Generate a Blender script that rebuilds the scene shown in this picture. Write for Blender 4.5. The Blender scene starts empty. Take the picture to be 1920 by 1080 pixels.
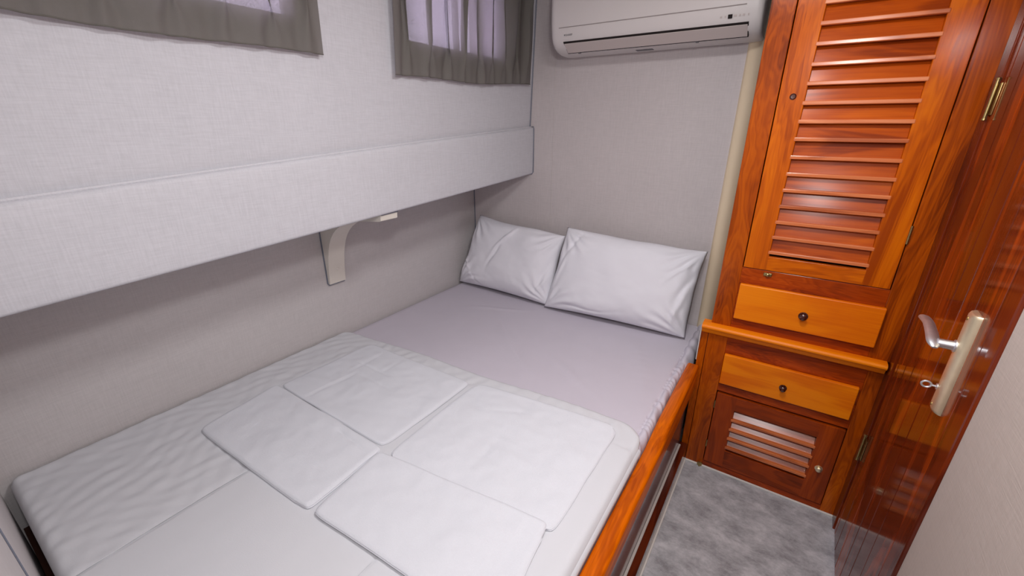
import bpy, bmesh, math, random
from mathutils import Vector, Matrix, noise

random.seed(7)
scene = bpy.context.scene
COL = scene.collection
PI = math.pi

# ------------------------------------------------------------------ camera
cam_d = bpy.data.cameras.new('camera')
cam = bpy.data.objects.new('camera', cam_d)
COL.objects.link(cam)
cam_d.sensor_fit = 'HORIZONTAL'
cam_d.sensor_width = 36.0
cam_d.lens = 36.0 * 795.0 / 1920.0
cam_d.clip_start = 0.01
cam.location = (0, 0, 1.40)
cam.rotation_euler = (math.radians(90 - 21.18), 0, math.radians(33.5))
scene.camera = cam

# ------------------------------------------------------------------ world, exposure
w = bpy.data.worlds.new('world'); scene.world = w
w.use_nodes = True
bg = w.node_tree.nodes['Background']
bg.inputs[0].default_value = (0.86, 0.80, 1.0, 1)
bg.inputs[1].default_value = 4.2
scene.view_settings.view_transform = 'Standard'
scene.view_settings.look = 'None'
scene.view_settings.gamma = 1.0
scene.view_settings.use_curve_mapping = False
scene.view_settings.exposure = -0.13

# ------------------------------------------------------------------ lights
def area(name, loc, target, sx, sy, energy, color):
    l = bpy.data.lights.new(name, 'AREA'); l.shape = 'RECTANGLE'; l.size = sx; l.size_y = sy
    l.energy = energy; l.color = color
    o = bpy.data.objects.new(name, l); COL.objects.link(o); o.location = loc
    o.rotation_euler = (Vector(target) - Vector(loc)).to_track_quat('-Z', 'Y').to_euler()
    return o
area('ceiling_lamp_light', (-0.15, 0.85, 2.005), (-0.15, 0.85, 0), 0.26, 0.26, 13.0, (1.0, 0.985, 0.99))
area('ledge_shadow_light', (0.12, 0.03, 1.78), (-0.75, 1.3, 0.6), 0.12, 0.12, 8.5, (1.0, 0.985, 0.99))  # added area light with no fixture, casts the shadow under the ledge

# ------------------------------------------------------------------ materials
def lin(r, g, b):
    f = lambda c: (c / 255 / 12.92) if c / 255 <= 0.04045 else ((c / 255 + 0.055) / 1.055) ** 2.4
    return (f(r), f(g), f(b), 1)

def mat_new(name):
    m = bpy.data.materials.new(name); m.use_nodes = True
    nt = m.node_tree
    return m, nt, nt.nodes['Principled BSDF']

def plain(name, col, rough=0.5, metal=0.0, coat=0.0, nscale=0, namt=0.0, bump=0.0, bscale=200):
    m, nt, b = mat_new(name)
    b.inputs['Base Color'].default_value = col
    b.inputs['Roughness'].default_value = rough
    b.inputs['Metallic'].default_value = metal
    b.inputs['Coat Weight'].default_value = coat
    b.inputs['Coat Roughness'].default_value = 0.08
    tc = nt.nodes.new('ShaderNodeTexCoord')
    if nscale:
        n = nt.nodes.new('ShaderNodeTexNoise'); n.inputs['Scale'].default_value = nscale
        n.inputs['Detail'].default_value = 4
        nt.links.new(tc.outputs['Object'], n.inputs['Vector'])
        mx = nt.nodes.new('ShaderNodeMix'); mx.data_type = 'RGBA'
        mx.inputs[6].default_value = tuple(c * (1 - namt) for c in col[:3]) + (1,)
        mx.inputs[7].default_value = tuple(min(1, c * (1 + namt)) for c in col[:3]) + (1,)
        nt.links.new(n.outputs['Fac'], mx.inputs[0])
        nt.links.new(mx.outputs[2], b.inputs['Base Color'])
    if bump:
        n2 = nt.nodes.new('ShaderNodeTexNoise'); n2.inputs['Scale'].default_value = bscale
        n2.inputs['Detail'].default_value = 3
        nt.links.new(tc.outputs['Object'], n2.inputs['Vector'])
        bp = nt.nodes.new('ShaderNodeBump'); bp.inputs['Strength'].default_value = bump
        bp.inputs['Distance'].default_value = 0.002
        nt.links.new(n2.outputs['Fac'], bp.inputs['Height'])
        nt.links.new(bp.outputs['Normal'], b.inputs['Normal'])
    return m

def linen(name, col, amt=0.10, stain=0.0):
    """woven vinyl wall covering: slubby horizontal and vertical threads"""
    m, nt, b = mat_new(name)
    b.inputs['Roughness'].default_value = 0.62
    b.inputs['Specular IOR Level'].default_value = 0.3
    tc = nt.nodes.new('ShaderNodeTexCoord')
    outs = []
    for sc, off in (((22, 22, 330), 0), ((300, 300, 20), 3.7)):
        mp = nt.nodes.new('ShaderNodeMapping'); mp.inputs['Scale'].default_value = sc
        mp.inputs['Location'].default_value = (off, off, off)
        nt.links.new(tc.outputs['Object'], mp.inputs['Vector'])
        n = nt.nodes.new('ShaderNodeTexNoise'); n.inputs['Scale'].default_value = 1
        n.inputs['Detail'].default_value = 3; n.inputs['Roughness'].default_value = 0.6
        nt.links.new(mp.outputs[0], n.inputs['Vector']); outs.append(n.outputs['Fac'])
    ad = nt.nodes.new('ShaderNodeMath'); ad.operation = 'ADD'
    nt.links.new(outs[0], ad.inputs[0]); nt.links.new(outs[1], ad.inputs[1])
    big = nt.nodes.new('ShaderNodeTexNoise'); big.inputs['Scale'].default_value = 3.5
    nt.links.new(tc.outputs['Object'], big.inputs['Vector'])
    mr = nt.nodes.new('ShaderNodeMapRange')
    mr.inputs['From Min'].default_value = 0.7; mr.inputs['From Max'].default_value = 1.3
    mr.inputs['To Min'].default_value = 1 - amt; mr.inputs['To Max'].default_value = 1 + amt
    nt.links.new(ad.outputs[0], mr.inputs['Value'])
    mr2 = nt.nodes.new('ShaderNodeMapRange')
    mr2.inputs['To Min'].default_value = 0.96; mr2.inputs['To Max'].default_value = 1.04
    nt.links.new(big.outputs['Fac'], mr2.inputs['Value'])
    mu = nt.nodes.new('ShaderNodeMath'); mu.operation = 'MULTIPLY'
    nt.links.new(mr.outputs[0], mu.inputs[0]); nt.links.new(mr2.outputs[0], mu.inputs[1])
    vm = nt.nodes.new('ShaderNodeVectorMath'); vm.operation = 'SCALE'
    vm.inputs[0].default_value = col[:3]
    nt.links.new(mu.outputs[0], vm.inputs['Scale'])
    nt.links.new(vm.outputs[0], b.inputs['Base Color'])
    bp = nt.nodes.new('ShaderNodeBump'); bp.inputs['Strength'].default_value = 0.25
    bp.inputs['Distance'].default_value = 0.0012
    nt.links.new(ad.outputs[0], bp.inputs['Height'])
    nt.links.new(bp.outputs['Normal'], b.inputs['Normal'])
    return m

def wood(name, dark, mid, light, axis='z', fine=70, rough=0.16, coat=0.36, swirl=1.0):
    m, nt, b = mat_new(name)
    tc = nt.nodes.new('ShaderNodeTexCoord')
    def mapped(long_, cross):
        mp = nt.nodes.new('ShaderNodeMapping')
        s = [cross] * 3; s['xyz'.index(axis)] = long_
        mp.inputs['Scale'].default_value = s
        nt.links.new(tc.outputs['Object'], mp.inputs['Vector']); return mp
    m1 = mapped(1.3, 9)
    n1 = nt.nodes.new('ShaderNodeTexNoise'); n1.inputs['Scale'].default_value = 1
    n1.inputs['Detail'].default_value = 3; n1.inputs['Distortion'].default_value = 1.5 * swirl
    nt.links.new(m1.outputs[0], n1.inputs['Vector'])
    # growth rings: sine of the slow noise
    mm = nt.nodes.new('ShaderNodeMath'); mm.operation = 'MULTIPLY'; mm.inputs[1].default_value = fine
    nt.links.new(n1.outputs['Fac'], mm.inputs[0])
    sn = nt.nodes.new('ShaderNodeMath'); sn.operation = 'SINE'
    nt.links.new(mm.outputs[0], sn.inputs[0])
    m2 = mapped(6, 260)
    n2 = nt.nodes.new('ShaderNodeTexNoise'); n2.inputs['Scale'].default_value = 1
    n2.inputs['Detail'].default_value = 2
    nt.links.new(m2.outputs[0], n2.inputs['Vector'])
    a = nt.nodes.new('ShaderNodeMath'); a.operation = 'MULTIPLY_ADD'
    a.inputs[1].default_value = 0.06; nt.links.new(sn.outputs[0], a.inputs[0]); nt.links.new(n1.outputs['Fac'], a.inputs[2])
    c = nt.nodes.new('ShaderNodeMath'); c.operation = 'MULTIPLY_ADD'
    c.inputs[1].default_value = 0.30; nt.links.new(n2.outputs['Fac'], c.inputs[0]); nt.links.new(a.outputs[0], c.inputs[2])
    cr = nt.nodes.new('ShaderNodeValToRGB')
    e = cr.color_ramp.elements
    e[0].position = 0.42; e[0].color = dark
    e[1].position = 0.95; e[1].color = light
    k = cr.color_ramp.elements.new(0.66); k.color = mid
    nt.links.new(c.outputs[0], cr.inputs[0])
    nt.links.new(cr.outputs[0], b.inputs['Base Color'])
    b.inputs['Roughness'].default_value = 0.5
    b.inputs['Specular IOR Level'].default_value = 0.05
    b.inputs['Coat Weight'].default_value = coat
    b.inputs['Coat Roughness'].default_value = rough
    b.inputs['Coat IOR'].default_value = 1.55
    bp = nt.nodes.new('ShaderNodeBump'); bp.inputs['Strength'].default_value = 0.08
    bp.inputs['Distance'].default_value = 0.001
    nt.links.new(c.outputs[0], bp.inputs['Height'])
    nt.links.new(bp.outputs['Normal'], b.inputs['Normal'])
    return m

M = {}
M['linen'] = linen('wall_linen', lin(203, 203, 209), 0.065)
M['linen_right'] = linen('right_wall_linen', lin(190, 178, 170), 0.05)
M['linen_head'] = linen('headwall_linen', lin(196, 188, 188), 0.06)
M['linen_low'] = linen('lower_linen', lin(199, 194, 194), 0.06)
M['ceiling'] = plain('ceiling_white', lin(225, 222, 220), 0.6, nscale=30, namt=0.02)
WD, WM, WL = lin(152, 60, 0), lin(194, 90, 0), lin(218, 114, 0)
M['wood_z'] = wood('varnished_mahogany_upright', WD, WM, WL, 'z', 60)
M['wood_x'] = wood('varnished_mahogany_across', WD, WM, WL, 'x', 60)
M['wood_y'] = wood('varnished_mahogany_long', lin(165, 68, 0), lin(208, 98, 0), lin(232, 120, 2), 'y', 60)
M['wood_frame'] = wood('face_frame_mahogany', lin(112, 40, 0), lin(164, 70, 0), lin(198, 96, 0), 'z', 90, swirl=1.2)
M['wood_frame_x'] = wood('face_frame_mahogany_across', lin(110, 36, 3), lin(154, 56, 3), lin(190, 78, 8), 'x', 110, swirl=1.4)
M['slat'] = wood('slat_wood', lin(130, 46, 0), lin(170, 70, 0), lin(200, 94, 0), 'x', 30, rough=0.2, coat=0.22)
M['slat_edge'] = wood('worn_highlit_slat_edge', lin(168, 84, 44), lin(204, 112, 62), lin(224, 140, 92), 'x', 30, rough=0.2, coat=0.8)
M['drawer'] = wood('drawer_honey_wood', lin(214, 98, 2), lin(232, 122, 4), lin(242, 140, 12), 'x', 26, rough=0.3, swirl=0.5)
M['low_door'] = wood('lower_door_wood', lin(96, 34, 4), lin(136, 50, 5), lin(170, 68, 8), 'x', 60)
M['low_door_z'] = wood('lower_door_wood_upright', lin(96, 34, 4), lin(140, 52, 5), lin(172, 70, 8), 'z', 60)
M['low_slat'] = wood('lower_slat_wood', lin(130, 62, 34), lin(176, 90, 52), lin(200, 116, 74), 'x', 30, rough=0.25, coat=0.8)
M['door'] = wood('door_plank_wood', lin(62, 16, 2), lin(118, 38, 3), lin(176, 70, 5), 'z', 24, rough=0.10, coat=0.8)
M['jamb'] = wood('door_jamb_wood', lin(70, 20, 4), lin(104, 34, 6), lin(136, 52, 10), 'z', 40, rough=0.12, coat=0.7)
M['base'] = wood('bed_base_dark_wood', lin(50, 14, 6), lin(86, 28, 8), lin(112, 42, 12), 'y', 40, rough=0.12, coat=1.0)
M['inside'] = plain('cabinet_inside', lin(60, 26, 12), 0.8, nscale=20, namt=0.2)
M['gap'] = plain('dark_recess', lin(24, 14, 12), 0.9, nscale=20, namt=0.1)
M['white_paint'] = plain('white_gloss_paint', lin(222, 216, 206), 0.35, coat=0.3, nscale=40, namt=0.02, bump=0.05, bscale=60)
M['caulk'] = plain('white_sealant', lin(214, 210, 204), 0.6, nscale=60, namt=0.06)
M['piping'] = plain('grey_piping', lin(112, 116, 130), 0.5, nscale=200, namt=0.15)
M['cream'] = plain('cream_padded_trim', lin(226, 206, 176), 0.55, nscale=8, namt=0.05)
M['sheet'] = plain('lavender_grey_sheet', lin(203, 197, 208), 0.85, nscale=9, namt=0.035, bump=0.12, bscale=500)
M['duvet'] = plain('white_duvet_cotton', lin(212, 213, 218), 0.85, nscale=12, namt=0.012, bump=0.10, bscale=420)
M['towel'] = plain('white_terry', lin(222, 224, 231), 0.95, nscale=500, namt=0.03, bump=0.55, bscale=650)
M['pillow'] = plain('white_pillowcase', lin(230, 229, 236), 0.85, nscale=14, namt=0.015, bump=0.08, bscale=420)
M['chrome'] = plain('brushed_chrome', (0.74, 0.76, 0.80, 1), 0.42, 1.0, nscale=80, namt=0.15)
M['brass'] = plain('satin_brass', (0.95, 0.80, 0.56, 1), 0.45, 1.0, nscale=60, namt=0.12)
M['old_brass'] = plain('aged_brass', (0.42, 0.32, 0.14, 1), 0.35, 1.0, nscale=120, namt=0.3)
M['knob'] = plain('dark_knob', lin(70, 26, 14), 0.2, 0.2, coat=1.0, nscale=60, namt=0.2)
M['plastic'] = plain('off_white_plastic', lin(214, 208, 206), 0.38, nscale=5, namt=0.01)
M['plastic_low'] = plain('flap_plastic', lin(196, 184, 180), 0.45, nscale=5, namt=0.01)
M['side_reflection'] = plain('mauve_grey_floor_reflection', lin(122, 108, 112), 0.2, coat=0.6, nscale=30, namt=0.05)  # grey base colour paints in the floor's reflection on the varnished bed side
M['seam_grey'] = plain('seam_grey', lin(160, 152, 150), 0.6, nscale=30, namt=0.03)
M['print'] = plain('grey_print', lin(110, 108, 112), 0.6, nscale=50, namt=0.05)
M['frame_white'] = plain('window_frame_white', lin(210, 212, 216), 0.4, nscale=20, namt=0.03)

# floor: grey stone look vinyl
m, nt, b = mat_new('grey_stone_vinyl'); M['floor'] = m
tc = nt.nodes.new('ShaderNodeTexCoord')
n1 = nt.nodes.new('ShaderNodeTexNoise'); n1.inputs['Scale'].default_value = 9; n1.inputs['Detail'].default_value = 10
n1.inputs['Roughness'].default_value = 0.78; n1.inputs['Distortion'].default_value = 0.15
mp = nt.nodes.new('ShaderNodeMapping'); mp.inputs['Scale'].default_value = (1.0, 1.5, 1); mp.inputs['Rotation'].default_value = (0, 0, 0.25)
nt.links.new(tc.outputs['Object'], mp.inputs['Vector']); nt.links.new(mp.outputs[0], n1.inputs['Vector'])
cr = nt.nodes.new('ShaderNodeValToRGB'); e = cr.color_ramp.elements
e[0].position = 0.33; e[0].color = lin(128, 127, 130)
e[1].position = 0.68; e[1].color = lin(206, 205, 208)
k = e.new(0.5); k.color = lin(170, 170, 174)
nt.links.new(n1.outputs['Fac'], cr.inputs[0]); nt.links.new(cr.outputs[0], b.inputs['Base Color'])
b.inputs['Roughness'].default_value = 0.45

# curtains: thin olive grey cloth, lets daylight through
m, nt, b = mat_new('olive_grey_curtain'); M['curtain'] = m
tc = nt.nodes.new('ShaderNodeTexCoord')
wv = nt.nodes.new('ShaderNodeTexNoise'); wv.inputs['Scale'].default_value = 420; wv.inputs['Detail'].default_value = 2
nt.links.new(tc.outputs['Object'], wv.inputs['Vector'])
mx = nt.nodes.new('ShaderNodeMix'); mx.data_type = 'RGBA'
mx.inputs[6].default_value = lin(98, 96, 90); mx.inputs[7].default_value = lin(130, 127, 119)
nt.links.new(wv.outputs['Fac'], mx.inputs[0]); nt.links.new(mx.outputs[2], b.inputs['Base Color'])
b.inputs['Roughness'].default_value = 0.8
tl = nt.nodes.new('ShaderNodeBsdfTranslucent'); tl.inputs[0].default_value = (0.50, 0.42, 0.47, 1)
tr = nt.nodes.new('ShaderNodeBsdfTransparent'); tr.inputs[0].default_value = (0.9, 0.82, 0.92, 1)
s1 = nt.nodes.new('ShaderNodeMixShader'); s1.inputs[0].default_value = 0.22
s2 = nt.nodes.new('ShaderNodeMixShader')
mr = nt.nodes.new('ShaderNodeMapRange'); mr.inputs['From Min'].default_value = 0.35; mr.inputs['From Max'].default_value = 0.65
mr.inputs['To Min'].default_value = 0.02; mr.inputs['To Max'].default_value = 0.09
nt.links.new(wv.outputs['Fac'], mr.inputs['Value']); nt.links.new(mr.outputs[0], s2.inputs[0])
nt.links.new(b.outputs[0], s1.inputs[1]); nt.links.new(tl.outputs[0], s1.inputs[2])
nt.links.new(s1.outputs[0], s2.inputs[1]); nt.links.new(tr.outputs[0], s2.inputs[2])
nt.links.new(s2.outputs[0], nt.nodes['Material Output'].inputs['Surface'])

m, nt, b = mat_new('window_glass'); M['glass'] = m
b.inputs['Transmission Weight'].default_value = 1.0; b.inputs['Roughness'].default_value = 0.02
b.inputs['Base Color'].default_value = (0.95, 0.97, 1, 1); b.inputs['IOR'].default_value = 1.1

m, nt, b = mat_new('lamp_diffuser'); M['lamp'] = m
b.inputs['Emission Color'].default_value = (1, 0.97, 0.93, 1); b.inputs['Emission Strength'].default_value = 3.0

# ------------------------------------------------------------------ mesh helpers
class MB:
    def __init__(s): s.v = []; s.f = []
    def add(s, vs, fs):
        o = len(s.v); s.v += [tuple(v) for v in vs]; s.f += [tuple(i + o for i in f) for f in fs]
    def box(s, x0, x1, y0, y1, z0, z1, bev=0.0, T=None):
        bm = bmesh.new()
        bmesh.ops.create_cube(bm, size=1)
        for v in bm.verts:
            v.co = Vector(((x0 + x1) / 2 + v.co.x * (x1 - x0), (y0 + y1) / 2 + v.co.y * (y1 - y0), (z0 + z1) / 2 + v.co.z * (z1 - z0)))
        if bev: bmesh.ops.bevel(bm, geom=bm.edges[:], offset=bev, segments=2, affect='EDGES', profile=0.5)
        bm.verts.index_update()
        s.add([(T(v.co) if T else v.co) for v in bm.verts], [[v.index for v in f.verts] for f in bm.faces])
        bm.free(); return s
    def prism(s, pts, a0, a1, f):
        """pts: 2D outline, f(p, a) -> 3D"""
        n = len(pts)
        vs = [f(p, a0) for p in pts] + [f(p, a1) for p in pts]
        fs = [tuple(range(n)), tuple(range(2 * n - 1, n - 1, -1))] + [(i, i + n, (i + 1) % n + n, (i + 1) % n) for i in range(n)]
        s.add(vs, fs); return s
    def tube(s, pts, r, seg=10, flat=None):
        """r: radius or list; flat: (dir, factor) squash"""
        P = [Vector(p) for p in pts]; n = len(P)
        R = r if isinstance(r, (list, tuple)) else [r] * n
        rings = []; up = None
        for i, p in enumerate(P):
            t = (P[min(i + 1, n - 1)] - P[max(i - 1, 0)]).normalized()
            if up is None:
                up = Vector((0, 0, 1)) if abs(t.z) < 0.9 else Vector((1, 0, 0))
            a = t.cross(up).normalized(); bb = a.cross(t).normalized(); up = bb
            ring = []
            for k in range(seg):
                an = 2 * PI * k / seg
                d = a * math.cos(an) + bb * math.sin(an)
                if flat is not None:
                    fd = Vector(flat[0]); d = d - fd * d.dot(fd) * (1 - flat[1])
                ring.append(p + d * R[i])
            rings.append(ring)
        vs = [v for r_ in rings for v in r_]
        fs = [(i * seg + k, i * seg + (k + 1) % seg, (i + 1) * seg + (k + 1) % seg, (i + 1) * seg + k) for i in range(n - 1) for k in range(seg)]
        fs += [tuple(range(seg - 1, -1, -1)), tuple(range((n - 1) * seg, n * seg))]
        s.add(vs, fs); return s
    def lathe(s, prof, origin, axis, seg=20):
        """prof: (dist along axis, radius)"""
        ax = Vector(axis).normalized(); o = Vector(origin)
        u = ax.orthogonal().normalized(); v = ax.cross(u)
        vs = []; n = len(prof)
        for d, r in prof:
            for k in range(seg):
                an = 2 * PI * k / seg
                vs.append(o + ax * d + (u * math.cos(an) + v * math.sin(an)) * max(r, 1e-5))
        fs = [(i * seg + k, i * seg + (k + 1) % seg, (i + 1) * seg + (k + 1) % seg, (i + 1) * seg + k) for i in range(n - 1) for k in range(seg)]
        fs += [tuple(range(seg - 1, -1, -1)), tuple(range((n - 1) * seg, n * seg))]
        s.add(vs, fs); return s
    def grid(s, nx, ny, f, close=False):
        vs = [f(i / nx, j / ny) for j in range(ny + 1) for i in range(nx + 1)]
        W = nx + 1
        s.add(vs, [(j * W + i, j * W + i + 1, (j + 1) * W + i + 1, (j + 1) * W + i) for j in range(ny) for i in range(nx)])
        return s

def wloc(o):
    l = Vector((0, 0, 0))
    while o is not None: l += o.location; o = o.parent
    return l

def link(name, mb, mat, parent=None, origin=None, smooth=False, angle=40):
    """vertices are world coordinates; the object's origin is put at `origin` (or its parent's)"""
    pl = wloc(parent) if parent else Vector((0, 0, 0))
    org = Vector(origin) if origin is not None else (pl if parent else Vector((0, 0, 0)))
    me = bpy.data.meshes.new(name)
    me.from_pydata([tuple(Vector(v) - org) for v in mb.v], [], mb.f)
    me.update()
    bm = bmesh.new(); bm.from_mesh(me); bmesh.ops.recalc_face_normals(bm, faces=bm.faces[:])
    if smooth:
        ca = math.radians(angle)
        for f in bm.faces: f.smooth = True
        for e_ in bm.edges:
            if len(e_.link_faces) == 2 and e_.calc_face_angle(0) > ca: e_.smooth = False
    bm.to_mesh(me); bm.free()
    me.materials.append(M[mat] if isinstance(mat, str) else mat)
    o = bpy.data.objects.new(name, me); COL.objects.link(o)
    o.location = org - pl
    if parent: o.parent = parent
    return o

def tag(o, label, cat, group=None):
    o['label'] = label; o['category'] = cat
    if group: o['group'] = group
    return o

def thing(name, label, cat, loc, group=None):
    o = bpy.data.objects.new(name, None); COL.objects.link(o); o.location = loc
    return tag(o, label, cat, group)

def struct(name, mb, mat, origin=None, smooth=False):
    o = link(name, mb, mat, None, origin, smooth); o['kind'] = 'structure'; return o

def N(x, y, z=0.0): return noise.noise(Vector((x, y, z)))

# ------------------------------------------------------------------ dimensions (metres)
XL = -1.656        # lower hull side wall
YH = 2.08          # head wall
YW = 1.676         # wardrobe front
YB = -0.04         # bulkhead at the bed's foot
ZC = 2.06          # ceiling
DQ = Vector((0.365, 1.683, 0)); DD = Vector((-0.031, -1.0, 0)).normalized(); DN = Vector((-1.0, 0.031, 0)).normalized()
def D(s_, off, z): return DQ + DD * s_ + DN * off + Vector((0, 0, z))
def DT(co): return D(co.x, co.y, co.z)          # box coordinates: (s, off, z)

# ------------------------------------------------------------------ room shell
struct('floor', MB().box(XL - 0.05, 0.46, -0.10, 2.14, -0.05, 0.0), 'floor')
struct('ceiling', MB().box(XL - 0.05, 0.46, -0.10, 2.14, ZC, ZC + 0.04), 'ceiling')
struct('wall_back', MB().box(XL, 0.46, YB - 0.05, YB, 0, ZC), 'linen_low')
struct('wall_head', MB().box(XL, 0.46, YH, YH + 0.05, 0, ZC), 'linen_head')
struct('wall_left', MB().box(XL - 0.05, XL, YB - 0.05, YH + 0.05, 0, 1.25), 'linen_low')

# upper hull side, leaning out a little towards the top, with two window openings
def xu(z): return -1.262 + (z - 1.38) / 0.57 * 0.026
YS = [YB, 0.20, 0.80, 1.22, 1.80, YH]; ZS = [1.18, 1.66, 1.93, ZC]
mb = MB()
for iy in range(5):
    for iz in range(3):
        if iz == 1 and iy in (1, 3): continue
        y0, y1, z0, z1 = YS[iy], YS[iy + 1], ZS[iz], ZS[iz + 1]
        fr = [(xu(z0), y0, z0), (xu(z0), y1, z0), (xu(z1), y1, z1), (xu(z1), y0, z1)]
        bk = [(p[0] - 0.035, p[1], p[2]) for p in fr]
        mb.add(fr + bk, [(0, 1, 2, 3), (7, 6, 5, 4), (0, 4, 5, 1), (1, 5, 6, 2), (2, 6, 7, 3), (3, 7, 4, 0)])
struct('wall_left_upper', mb, 'linen')
for k, (y0, y1) in enumerate(((0.20, 0.80), (1.22, 1.80))):
    z0, z1 = 1.66, 1.93
    mbf = MB()
    X0 = lambda z: xu(z) - 0.034
    for (a, b_, c, d) in ((y0, y1, z0, z0 + 0.018), (y0, y1, z1 - 0.018, z1), (y0, y0 + 0.018, z0, z1), (y1 - 0.018, y1, z0, z1),
                         ((y0 + y1) / 2 - 0.01, (y0 + y1) / 2 + 0.01, z0, z1)):
        mbf.box(xu(c) - 0.032, xu(c) - 0.012, a, b_, c, d, 0.002)
    wdw = struct('window_%d' % (k + 1), mbf, 'frame_white')
    link('pane', MB().box(xu(1.8) - 0.026, xu(1.8) - 0.022, y0 + 0.01, y1 - 0.01, z0 + 0.01, z1 - 0.01), 'glass', wdw)

# right wall, in the plane of the door
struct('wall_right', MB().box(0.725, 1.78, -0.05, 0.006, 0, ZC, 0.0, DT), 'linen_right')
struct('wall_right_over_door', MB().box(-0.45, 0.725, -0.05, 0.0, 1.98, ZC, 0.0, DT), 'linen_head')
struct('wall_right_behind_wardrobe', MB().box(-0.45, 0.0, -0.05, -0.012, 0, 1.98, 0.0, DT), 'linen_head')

# ledge: padded band running along the hull side
def zb(y): return 1.044 + 0.0405 * y + 0.006 * y * y * 0.5
def zt(y): return 1.252 + 0.068 * y - 0.003 * y * y
mb = MB(); NY = 60
prof_n = 14
def ledge_pt(i, j):
    y = YB + (YH - YB) * j / NY
    b0, t0 = zb(y), zt(y); xf = -1.238; r = 0.010
    wob = 0.0012 * N(y * 6, 3.1)
    pts = [(XL, b0)]
    for q in range(5):
        a = -PI / 2 + (PI / 2) * q / 4
        pts.append((xf - r + r * math.cos(a), b0 + r + r * math.sin(a)))
    for q in (0.25, 0.5, 0.75):
        pts.append((xf + wob * 1.2 + 0.0008 * N(y * 9, q * 7), b0 + (t0 - b0) * q))
    for q in range(4):
        a = (PI / 2) * q / 3
        pts.append((xf - r * 1.2 + r * 1.2 * math.cos(a), t0 - r * 1.2 + r * 1.2 * math.sin(a)))
    pts.append((-1.30, t0 + 0.003))
    return (pts[i][0], y, pts[i][1])
K = 14
vs = [ledge_pt(i, j) for j in range(NY + 1) for i in range(K)]
fs = [(j * K + i, j * K + i + 1, (j + 1) * K + i + 1, (j + 1) * K + i) for j in range(NY) for i in range(K - 1)]
fs += [tuple(range(K)), tuple(range(NY * K, NY * K + K))]
mb.add(vs, fs)
led = thing('wall_ledge', 'long fabric covered ledge running along the left wall above the bed', 'ledge', (-1.45, 1.0, 1.07))
link('padded_band', mb, 'linen', led, smooth=True)
# a narrow welt of folded covering where the band meets the upper wall
pts = [(-1.2535 + 0.0006 * N(y * 5, 1), y, zt(y) + 0.002) for y in [YB + 2.12 * k / 60 for k in range(61)]]
link('welt', MB().tube(pts, 0.0045, 8), 'linen', led, smooth=True)

# grey sealed seams in the head corner
e0 = YH - 0.002
pt = [(xu(2.05) + 0.002, e0, 2.05), (xu(1.7) + 0.002, e0, 1.7), (xu(1.40) + 0.002, e0, zt(YH) + 0.006), (-1.238, e0, zt(YH) + 0.004), (-1.236, e0, zt(YH) - 0.008), (-1.236, e0, zb(YH) + 0.01), (-1.244, e0, zb(YH) - 0.001), (-1.32, e0, zb(YH) - 0.002)]
struct('trim_1', MB().tube(pt, 0.0032, 6), 'piping', smooth=True)
struct('trim_2', MB().tube([(XL + 0.002, e0, 1.14), (XL + 0.002, e0, 0.46)], 0.0032, 6), 'piping', smooth=True)
# vertical joint line on the head wall
struct('trim_3', MB().tube([(-1.118, YH - 0.0005, 2.05), (-1.122, YH - 0.0005, 0.5)], 0.0016, 6), 'linen_head', smooth=True)
# cream rounded corner strip beside the wardrobe
mb = MB()
prof = []
for q in range(9):
    a = PI * q / 8
    prof.append((-0.232 - 0.036 * math.cos(a) * 1.0, YH - 0.022 * math.sin(a)))
mb.prism(prof, 0.44, ZC, lambda p, a: (p[0] - (0.0 if a > 1 else 0.012), p[1], a))
struct('trim_4', mb, 'cream', smooth=True)
# padded stitched seam on the bulkhead at the foot of the bed
struct('trim_5', MB().tube([(-0.90, YB + 0.001, z) for z in (0.5, 0.8, 1.1, 1.4)], 0.0012, 6), 'piping', smooth=True)
# sealant lines on the floor
struct('trim_6', MB().box(-0.181, -0.174, 0.0, 1.676, 0.0, 0.006, 0.0015).box(-0.176, 0.362, 1.668, 1.676, 0.0, 0.006, 0.0015), 'caulk')

# ------------------------------------------------------------------ ledge bracket
br = thing('shelf_bracket', 'small white painted curved bracket under the wall ledge', 'bracket', (XL, 1.03, 0.735))
z1 = zb(1.05) - 0.001
prof = [(XL + 0.001, 0.735), (-1.640, 0.735), (-1.636, 0.78), (-1.630, 0.82), (-1.622, 0.86), (-1.611, 0.895), (-1.598, 0.926), (-1.582, 0.952), (-1.562, 0.975), (-1.537, 0.996),
        (-1.508, 1.013), (-1.474, 1.027), (-1.436, 1.038), (-1.385, 1.047), (-1.34, 1.054), (-1.262, 1.062), (-1.254, 1.066), (-1.252, z1), (XL + 0.001, z1)]
mb = MB().prism(prof, 1.020, 1.100, lambda p, a: (p[0], a, p[1]))
body = link('bracket_body', mb, 'white_paint', br, smooth=True, angle=30)
link('screw', MB().lathe([(0, 0.008), (0.002, 0.008), (0.004, 0.005), (0.0045, 0.001)], (-1.635, 1.064, 0.80), (1, 0, 0.15), 16), 'white_paint', br, smooth=True)
ol = [(XL + 0.002, 1.019, z1 - 0.002), (XL + 0.002, 1.018, 0.737), (XL + 0.010, 1.020, 0.732), (XL + 0.010, 1.098, 0.732), (XL + 0.002, 1.102, 0.737)]
link('sealant_line', MB().tube(ol, 0.0032, 6), 'piping', br, smooth=True)
link('tip_sealant', MB().tube([(-1.250, 1.022, z1 - 0.001), (-1.250, 1.102, z1 + 0.001)], 0.0025, 6), 'piping', br, smooth=True)

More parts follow.
